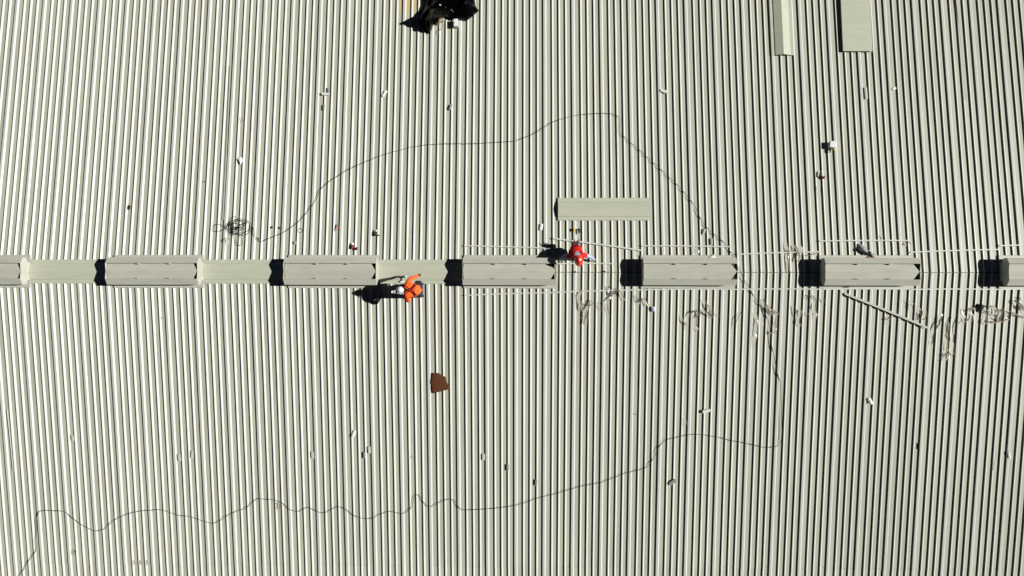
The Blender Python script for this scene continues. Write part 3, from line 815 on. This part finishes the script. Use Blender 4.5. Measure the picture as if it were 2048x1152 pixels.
t = root_at('tool_box', 1664.5, 290.5, -8, 'small white tool box with a black handle and yellow latch', 'box', h=0.08)
b = MB(); b.box((0, 0, 0.07), (0.215, 0.23, 0.14), ch=0.012); b.build('case', M['white'], t)
b = MB(); b.box((0, 0, 0.152), (0.205, 0.22, 0.022), ch=0.008); b.build('lid', M['white'], t)
b = MB(); b.tube([(-0.02, -0.12, 0.06), (-0.03, -0.19, 0.05), (-0.04, -0.26, 0.03)], 0.022, 6); b.build('handle', M['black'], t)
b = MB(); b.box((0.085, -0.135, 0.06), (0.05, 0.035, 0.06), ch=0.006); b.build('latch', M['yellow'], t)

t = root_at('white_box', 912, 47.5, 2, 'small white box standing beside the black plastic heap', 'box', h=0.08)
b = MB(); b.box((0, 0, 0.075), (0.16, 0.27, 0.15), ch=0.008); b.build('carton', M['white'], t)
b = MB(); b.box((0.0, 0.0, 0.153), (0.12, 0.272, 0.006)); b.build('tape', M['offcut'], t)


def hand_tool(name, u, v, ang, label, cat, grip, L_=0.24):
    t = root_at(name, u, v, ang, label, cat)
    for s in (-1, 1):
        b = MB(); b.tube([(-L_ / 2, s * 0.030, 0.013), (-L_ * 0.2, s * 0.028, 0.013), (0.01, s * 0.008, 0.013)], [0.011, 0.013, 0.010], 7); b.build('grip', M[grip], t)
        b = MB(); b.tube([(0.005, -s * 0.006, 0.012), (0.05, -s * 0.014, 0.012), (L_ / 2, -s * 0.002, 0.012)], [0.011, 0.012, 0.004], 6); b.build('jaw', M['steel'], t)
    b = MB(); b.tube([(0.01, 0, 0.006), (0.01, 0, 0.027)], 0.012, 8); b.build('pivot', M['steel'], t)
    return t


hand_tool('pliers', 674, 454.5, 80, 'orange-handled pliers lying lengthwise near the wire hoop', 'pliers', 'orange_tool', 0.27)


def power_tool(name, u, v, ang, label, cat, body, accent, battery=True):
    t = root_at(name, u, v, ang, label, cat)
    b = MB(); b.tube([(-0.09, 0, 0.04), (-0.08, 0, 0.04), (0.05, 0, 0.04), (0.07, 0, 0.04)], [0.025, 0.036, 0.036, 0.028], 10); b.build('motor_housing', M[body], t, smooth=True)
    b = MB(); b.tube([(0.07, 0, 0.04), (0.11, 0, 0.04), (0.125, 0, 0.04)], [0.024, 0.022, 0.010], 10); b.build('chuck', M['steel'], t)
    b = MB(); b.tube([(-0.045, -0.02, 0.032), (-0.06, -0.10, 0.028), (-0.065, -0.13, 0.028)], [0.02, 0.018, 0.02], 8); b.build('handle', M[body], t)
    if battery:
        b = MB(); b.box((-0.06, -0.155, 0.032), (0.10, 0.05, 0.06), ch=0.01); b.build('battery', M[accent], t)
    return t


power_tool('cordless_drill', 705.5, 493, 82, 'dark red cordless tool lying just above a ventilator', 'power tool', 'red_tool', 'black')
power_tool('cordless_drill', 1158, 462.5, 275, 'black and yellow cordless drill above the red-vested worker', 'power tool', 'black', 'yellow')
power_tool('angle_grinder', 1640, 349, 70, 'dark hand power tool with a red end, on the upper slope below the tool box', 'power tool', 'black', 'red_tool')
power_tool('riveter', 752.5, 467, 85, 'black hand tool with a pale tip lying in a rib shadow', 'power tool', 'black', 'white', battery=False)
t = power_tool('cordless_drill', 806, 553.5, 8, 'black cordless drill lying on the ridge cap by the worker in orange', 'power tool', 'black', 'white')

# ------------------------------------------------------------------ people
def person(root, joints, bones, radii, zones, mats, hands=()):
    """one continuous skinned body; zones maps a bone to a material index; hands = (wrist joint, direction, palm-down side, mat index)"""
    names = list(joints); idx = {n: i for i, n in enumerate(names)}
    vs_ = [Vector(joints[n]) for n in names]; es = [(idx[a], idx[b_]) for a, b_ in bones]
    rad = [radii[n] for n in names]
    ezone = [zones[(a, b_)] for a, b_ in bones]
    for wrist, d, across, mi in hands:
        w = idx[wrist]; d = Vector(d).normalized(); ac = Vector(across).normalized(); dn = d.cross(ac)
        if dn.z > 0: dn = -dn
        palm = len(vs_); vs_.append(vs_[w] + d * 0.07); rad.append(0.030); es.append((w, palm)); ezone.append(mi)
        for k, (off, ln) in enumerate(((-0.030, 0.070), (-0.010, 0.080), (0.011, 0.075), (0.030, 0.058))):
            a = len(vs_); vs_.append(vs_[palm] + d * 0.030 + ac * off); rad.append(0.0105); es.append((palm, a)); ezone.append(mi)
            c = len(vs_); vs_.append(vs_[a] + d * ln * 0.55 + dn * 0.010); rad.append(0.0095); es.append((a, c)); ezone.append(mi)
            e = len(vs_); vs_.append(vs_[c] + d * ln * 0.30 + dn * 0.028); rad.append(0.008); es.append((c, e)); ezone.append(mi)
        a = len(vs_); vs_.append(vs_[w] + d * 0.045 - ac * 0.045); rad.append(0.0125); es.append((palm, a)); ezone.append(mi)
        c = len(vs_); vs_.append(vs_[a] + d * 0.035 - ac * 0.020 + dn * 0.012); rad.append(0.010); es.append((a, c)); ezone.append(mi)
    me = bpy.data.meshes.new('body'); me.from_pydata([tuple(v) for v in vs_], es, [])
    tmp = bpy.data.objects.new('body_cage', me); COL.link(tmp)
    md = tmp.modifiers.new('skin', 'SKIN'); md.use_smooth_shade = True
    sl = me.skin_vertices[0] if me.skin_vertices else None
    if sl is None:
        bm = bmesh.new(); bm.from_mesh(me); bm.verts.layers.skin.verify(); bm.to_mesh(me); bm.free(); sl = me.skin_vertices[0]
    for i, r_ in enumerate(rad):
        r_ = r_ if isinstance(r_, tuple) else (r_, r_)
        sl.data[i].radius = r_; sl.data[i].use_root = (i == 0)
    sb = tmp.modifiers.new('sub', 'SUBSURF'); sb.levels = 2; sb.render_levels = 2
    dg = bpy.context.evaluated_depsgraph_get()
    out = bpy.data.meshes.new_from_object(tmp.evaluated_get(dg))
    bpy.data.objects.remove(tmp)
    out.name = 'body'
    out.materials.clear()
    for m in mats: out.materials.append(m)
    for p in out.polygons:
        c = p.center; best, bi = 1e9, 0
        for (a, b_), z in zip(es, ezone):
            A, B = vs_[a], vs_[b_]; ab = B - A
            t_ = max(0, min(1, (c - A).dot(ab) / max(ab.length_squared, 1e-9)))
            rr = max(r if not isinstance(r, tuple) else max(r) for r in (rad[a], rad[b_]))
            dd = (c - (A + ab * t_)).length / (rr + 0.01)
            if dd < best: best, bi = dd, z
        p.material_index = bi; p.use_smooth = True
    o = bpy.data.objects.new('body', out); COL.link(o); o.parent = root
    return o


def helmet(root, c, fwd, m, up=Vector((0, 0, 1)), size=0.152):
    fwd = Vector(fwd).normalized(); up = (up - fwd * up.dot(fwd)).normalized(); side = up.cross(fwd)
    b = MB(); n, rg = 24, 8
    vs_, fs = [], []
    for r_ in range(rg + 1):
        ph = math.pi / 2 * r_ / rg
        for k in range(n):
            a = 2 * math.pi * k / n
            x, y, z = math.cos(a) * math.cos(ph) * size * 1.12, math.sin(a) * math.cos(ph) * size * 0.90, math.sin(ph) * size * 0.92
            ridge = 0.010 if abs(math.sin(a)) * math.cos(ph) < 0.14 and ph > 0.3 else 0.0
            vs_.append(Vector(c) + fwd * x + side * y + up * (z + ridge))
    for r_ in range(rg):
        for k in range(n):
            k2 = (k + 1) % n
            fs.append((r_ * n + k, r_ * n + k2, (r_ + 1) * n + k2, (r_ + 1) * n + k))
    b.add(vs_, fs)
    h = b.build('helmet', m, root, smooth=True)
    b = MB(); vs_, fs = [], []
    for k in range(n):
        a = 2 * math.pi * k / n
        f = max(0, math.cos(a)) ** 2
        for rr, dz in ((1.0, 0.004), (1.08 + 0.28 * f, -0.012), (1.08 + 0.28 * f, -0.018), (1.0, -0.006)):
            vs_.append(Vector(c) + fwd * (math.cos(a) * size * 1.12 * rr) + side * (math.sin(a) * size * 0.90 * min(rr, 1.1)) + up * dz)
    for k in range(n):
        k2 = (k + 1) % n
        for j in range(4):
            j2 = (j + 1) % 4
            fs.append((k * 4 + j, k2 * 4 + j, k2 * 4 + j2, k * 4 + j2))
    b.add(vs_, fs); b.build('brim', m, h, smooth=True)
    return h


def head(root, c, fwd, m_skin, m_hair):
    """a head with brow, nose, jaw, ears and a cap of hair, looking along fwd"""
    fwd = Vector(fwd).normalized(); up = Vector((0, 0, 1)); up = (up - fwd * up.dot(fwd)).normalized(); side = up.cross(fwd)
    bm = bmesh.new(); bmesh.ops.create_uvsphere(bm, u_segments=24, v_segments=18, radius=1.0)
    vs_, fs, mi = [], [], []
    for v in bm.verts:
        x, y, z = v.co
        sx, sy, sz = 0.098, 0.076, 0.116
        if z < -0.2: sy *= 1 - 0.30 * (-z - 0.2); 
        px, py, pz = x * sx, y * sy, z * sz
        if x > 0.75 and abs(y) < 0.22 and -0.35 < z < 0.15: px += 0.022 * (1 - abs(y) / 0.22)       # nose
        if x > 0.7 and 0.12 < z < 0.32: px += 0.005                                                # brow
        if x > 0.65 and 0.0 < z < 0.14 and 0.2 < abs(y) < 0.6: px -= 0.008                          # eye sockets
        if x > 0.7 and -0.62 < z < -0.5 and abs(y) < 0.35: px -= 0.004                              # mouth line
        if abs(y) > 0.93 and -0.2 < z < 0.2 and abs(x) < 0.35: py += math.copysign(0.014, y)        # ears
        vs_.append(Vector(c) + fwd * px + side * py + up * pz)
    bm.verts.index_update()
    for f in bm.faces:
        fs.append(tuple(v.index for v in f.verts))
        cc = f.calc_center_median()
        mi.append(1 if (cc.z > 0.35 and cc.x < 0.8) or cc.x < -0.45 else 0)
    bm.free()
    b = MB(); b.add(vs_, fs); b.m = mi
    return b.build('head', [m_skin, m_hair], root, smooth=True)


BONES = [('pelvis', 'spine'), ('spine', 'chest'), ('chest', 'neck'), ('neck', 'skull'),
         ('chest', 'lsh'), ('lsh', 'lel'), ('lel', 'lwr'), ('chest', 'rsh'), ('rsh', 'rel'), ('rel', 'rwr'),
         ('pelvis', 'lhip'), ('lhip', 'lkn'), ('lkn', 'lan'), ('lan', 'lto'), ('pelvis', 'rhip'), ('rhip', 'rkn'), ('rkn', 'ran'), ('ran', 'rto')]


def zones(top, sleeve, skin, leg, boot):
    z = {}
    for bn in BONES:
        a, c = bn
        if c in ('spine', 'chest', 'lsh', 'rsh'): z[bn] = top
        elif c in ('lel', 'lwr', 'rel', 'rwr'): z[bn] = sleeve
        elif c in ('neck', 'skull'): z[bn] = skin
        elif c in ('lto', 'rto'): z[bn] = boot
        else: z[bn] = leg
    return z


def build_worker(base, frame, J, rad, mats, zn, hat, hands, fwd_head, hc):
    """J in local axes: f forward, l left, z up -> world via frame columns"""
    return


def strap(root, pts, w, m, name, parent_mesh=None):
    b = MB(); vs_, fs = [], []
    P_ = catmull([Vector(p) for p in pts], 0.03)
    for i, p in enumerate(P_):
        t = (P_[min(i + 1, len(P_) - 1)] - P_[max(i - 1, 0)]).normalized()
        s = t.cross(Vector((0, 0, 1))); s = s.normalized() if s.length > 1e-3 else Vector((0, 1, 0))
        vs_ += [p - s * w / 2, p + s * w / 2, p + s * w / 2 + Vector((0, 0, -0.02)), p - s * w / 2 + Vector((0, 0, -0.02))]
    for i in range(len(P_) - 1):
        for j in range(4):
            j2 = (j + 1) % 4
            fs.append((i * 4 + j, i * 4 + j2, (i + 1) * 4 + j2, (i + 1) * 4 + j))
    b.add(vs_, fs)
    return b.build(name, m, root)


# --- worker in orange: standing, bent forward towards -X
base = on_crest(roof_point(845, 580))
w1 = tag(empty('person', base), 'person in orange jacket and white helmet bending forward over the ridge cap', 'person')
FX = Vector((-1, 0, 0)); LY = Vector((0, -1, 0))       # forward, left in world


def L1(f, l, z): return FX * f + LY * l + Vector((0, 0, z))


# ground under each foot follows the slope
gz = lambda f, l: -SL * abs(base.y - l) + SL * abs(base.y)
J1 = {'pelvis': L1(-0.02, 0, 0.90), 'spine': L1(0.13, 0, 1.00), 'chest': L1(0.33, 0, 1.09), 'neck': L1(0.43, 0.0, 1.08), 'skull': L1(0.49, 0.0, 1.06),
      'lsh': L1(0.35, 0.20, 1.05), 'lel': L1(0.33, 0.38, 0.84), 'lwr': L1(0.47, 0.27, 0.66),
      'rsh': L1(0.35, -0.20, 1.05), 'rel': L1(0.26, -0.37, 0.90), 'rwr': L1(0.06, -0.45, 0.78),
      'lhip': L1(-0.03, 0.11, 0.84), 'lkn': L1(0.06, 0.17, 0.47), 'lan': L1(-0.03, 0.20, 0.09 + gz(0, .2)), 'lto': L1(0.14, 0.22, 0.045 + gz(0, .22)),
      'rhip': L1(-0.03, -0.11, 0.84), 'rkn': L1(0.06, -0.17, 0.47), 'ran': L1(-0.03, -0.20, 0.09 + gz(0, -.2)), 'rto': L1(0.14, -0.22, 0.045 + gz(0, -.22))}
R1 = {'pelvis': (0.235, 0.22), 'spine': (0.24, 0.19), 'chest': (0.22, 0.165), 'neck': 0.105, 'skull': 0.06, 'lsh': 0.10, 'lel': 0.075, 'lwr': 0.042,
      'rsh': 0.10, 'rel': 0.08, 'rwr': 0.042, 'lhip': 0.12, 'lkn': 0.080, 'lan': 0.055, 'lto': 0.045, 'rhip': 0.12, 'rkn': 0.080, 'ran': 0.055, 'rto': 0.045}
person(w1, J1, BONES, R1, zones(0, 0, 1, 2, 3), [M['orange'], M['skin'], M['denim'], M['boot'], M['glove']],
       [('lwr', FX * 0.8 + Vector((0, 0, -0.6)), LY, 4), ('rwr', -FX * 0.6 - LY * 0.3 + Vector((0, 0, -0.5)), LY, 4)])
hc = J1['skull'] + FX * 0.06 + Vector((0, 0, 0.00))
head(w1, hc, FX * 0.72 + Vector((0, 0, -0.69)), M['skin'], M['hair'])
helmet(w1, hc + FX * 0.02 + Vector((0, 0, 0.045)), FX * 0.85 + Vector((0, 0, -0.52)), M['hat_white'], size=0.122)
zt1 = 1.16
strap(w1, [L1(0.42, 0.15, 1.19), L1(0.30, 0.07, 1.265), L1(0.16, -0.04, 1.245), L1(0.02, -0.18, 1.10)], 0.03, M['strap'], 'harness_strap')
strap(w1, [L1(0.42, -0.15, 1.19), L1(0.30, -0.07, 1.267), L1(0.16, 0.04, 1.247), L1(0.02, 0.18, 1.10)], 0.03, M['strap'], 'harness_strap')
strap(w1, [L1(0.10, -0.255, 0.99), L1(0.10, -0.16, 1.16), L1(0.10, 0, 1.215), L1(0.10, 0.16, 1.16), L1(0.10, 0.255, 0.99)], 0.03, M['strap'], 'harness_strap')
b = MB(); b.box(L1(0.0, -0.22, 0.96), (0.22, 0.16, 0.20), ch=0.06); b.build('hip_pouch', M['black'], w1)

# --- worker in red: crouching, facing -Y
base = on_crest(roof_point(1149.5, 497))
w2 = tag(empty('person', base), 'person in red vest, pale sleeves and red helmet crouching at the bare ridge', 'person')
FY = Vector((0.10, -1, 0)).normalized(); LX = Vector((1, 0.10, 0)).normalized()


def L2(f, l, z): return FY * f + LX * l + Vector((0, 0, z))


def g2(f, l):
    y = base.y + (FY * f + LX * l).y
    return -SL * abs(y) + SL * abs(base.y)


J2 = {'pelvis': L2(0.0, 0, 0.40), 'spine': L2(0.10, 0, 0.58), 'chest': L2(0.24, 0.01, 0.78), 'neck': L2(0.34, 0.01, 0.90), 'skull': L2(0.39, 0.01, 0.96),
      'lsh': L2(0.27, 0.18, 0.80), 'lel': L2(0.34, 0.42, 0.52), 'lwr': L2(0.44, 0.60, 0.20),
      'rsh': L2(0.27, -0.18, 0.80), 'rel': L2(0.28, -0.42, 0.58), 'rwr': L2(0.36, -0.50, 0.30),
      'lhip': L2(0.02, 0.12, 0.38), 'lkn': L2(0.40, 0.17, 0.46), 'lan': L2(0.10, 0.17, 0.09 + g2(.1, .17)), 'lto': L2(0.28, 0.19, 0.045 + g2(.28, .19)),
      'rhip': L2(0.02, -0.12, 0.38), 'rkn': L2(0.36, -0.24, 0.44), 'ran': L2(0.04, -0.17, 0.09 + g2(.04, -.17)), 'rto': L2(0.22, -0.19, 0.045 + g2(.22, -.19))}
R2 = {'pelvis': (0.19, 0.16), 'spine': (0.21, 0.16), 'chest': (0.225, 0.17), 'neck': 0.085, 'skull': 0.06, 'lsh': 0.085, 'lel': 0.072, 'lwr': 0.044,
      'rsh': 0.085, 'rel': 0.085, 'rwr': 0.048, 'lhip': 0.11, 'lkn': 0.080, 'lan': 0.052, 'lto': 0.045, 'rhip': 0.11, 'rkn': 0.080, 'ran': 0.052, 'rto': 0.045}
person(w2, J2, BONES, R2, zones(0, 4, 4, 2, 3), [M['red'], M['skin'], M['denim'], M['boot'], M['sleeve']],
       [('lwr', FY * 0.5 + LX * 0.2 + Vector((0, 0, -0.8)), -LX, 1), ('rwr', FY * 0.7 + Vector((0, 0, -0.75)), LX, 1)])
hc = J2['skull'] + FY * 0.05 + Vector((0, 0, 0.02))
head(w2, hc, FY * 0.8 + Vector((0, 0, -0.6)), M['skin'], M['hair'])
helmet(w2, hc + FY * 0.01 + Vector((0, 0, 0.045)), FY * 0.9 + Vector((0, 0, -0.42)), M['hat_red'], size=0.152)
strap(w2, [L2(0.30, 0.13, 0.955), L2(0.18, 0.12, 0.86), L2(0.04, 0.10, 0.66)], 0.022, M['strap'], 'harness_strap')
strap(w2, [L2(0.30, -0.13, 0.955), L2(0.18, -0.12, 0.86), L2(0.04, -0.10, 0.66)], 0.022, M['strap'], 'harness_strap')
b = MB(); b.box(L2(-0.13, -0.02, 0.54), (0.26, 0.15, 0.20), ch=0.05)
for k in range(6):
    a = L2(-0.16, -0.13 + k * 0.05, 0.62)
    b.tube([a, a + Vector((rng.uniform(-.06, .06), rng.uniform(0.05, .13), rng.uniform(0.02, .09)))], 0.012, 6)
b.build('tool_pouch', M['leather'], w2)
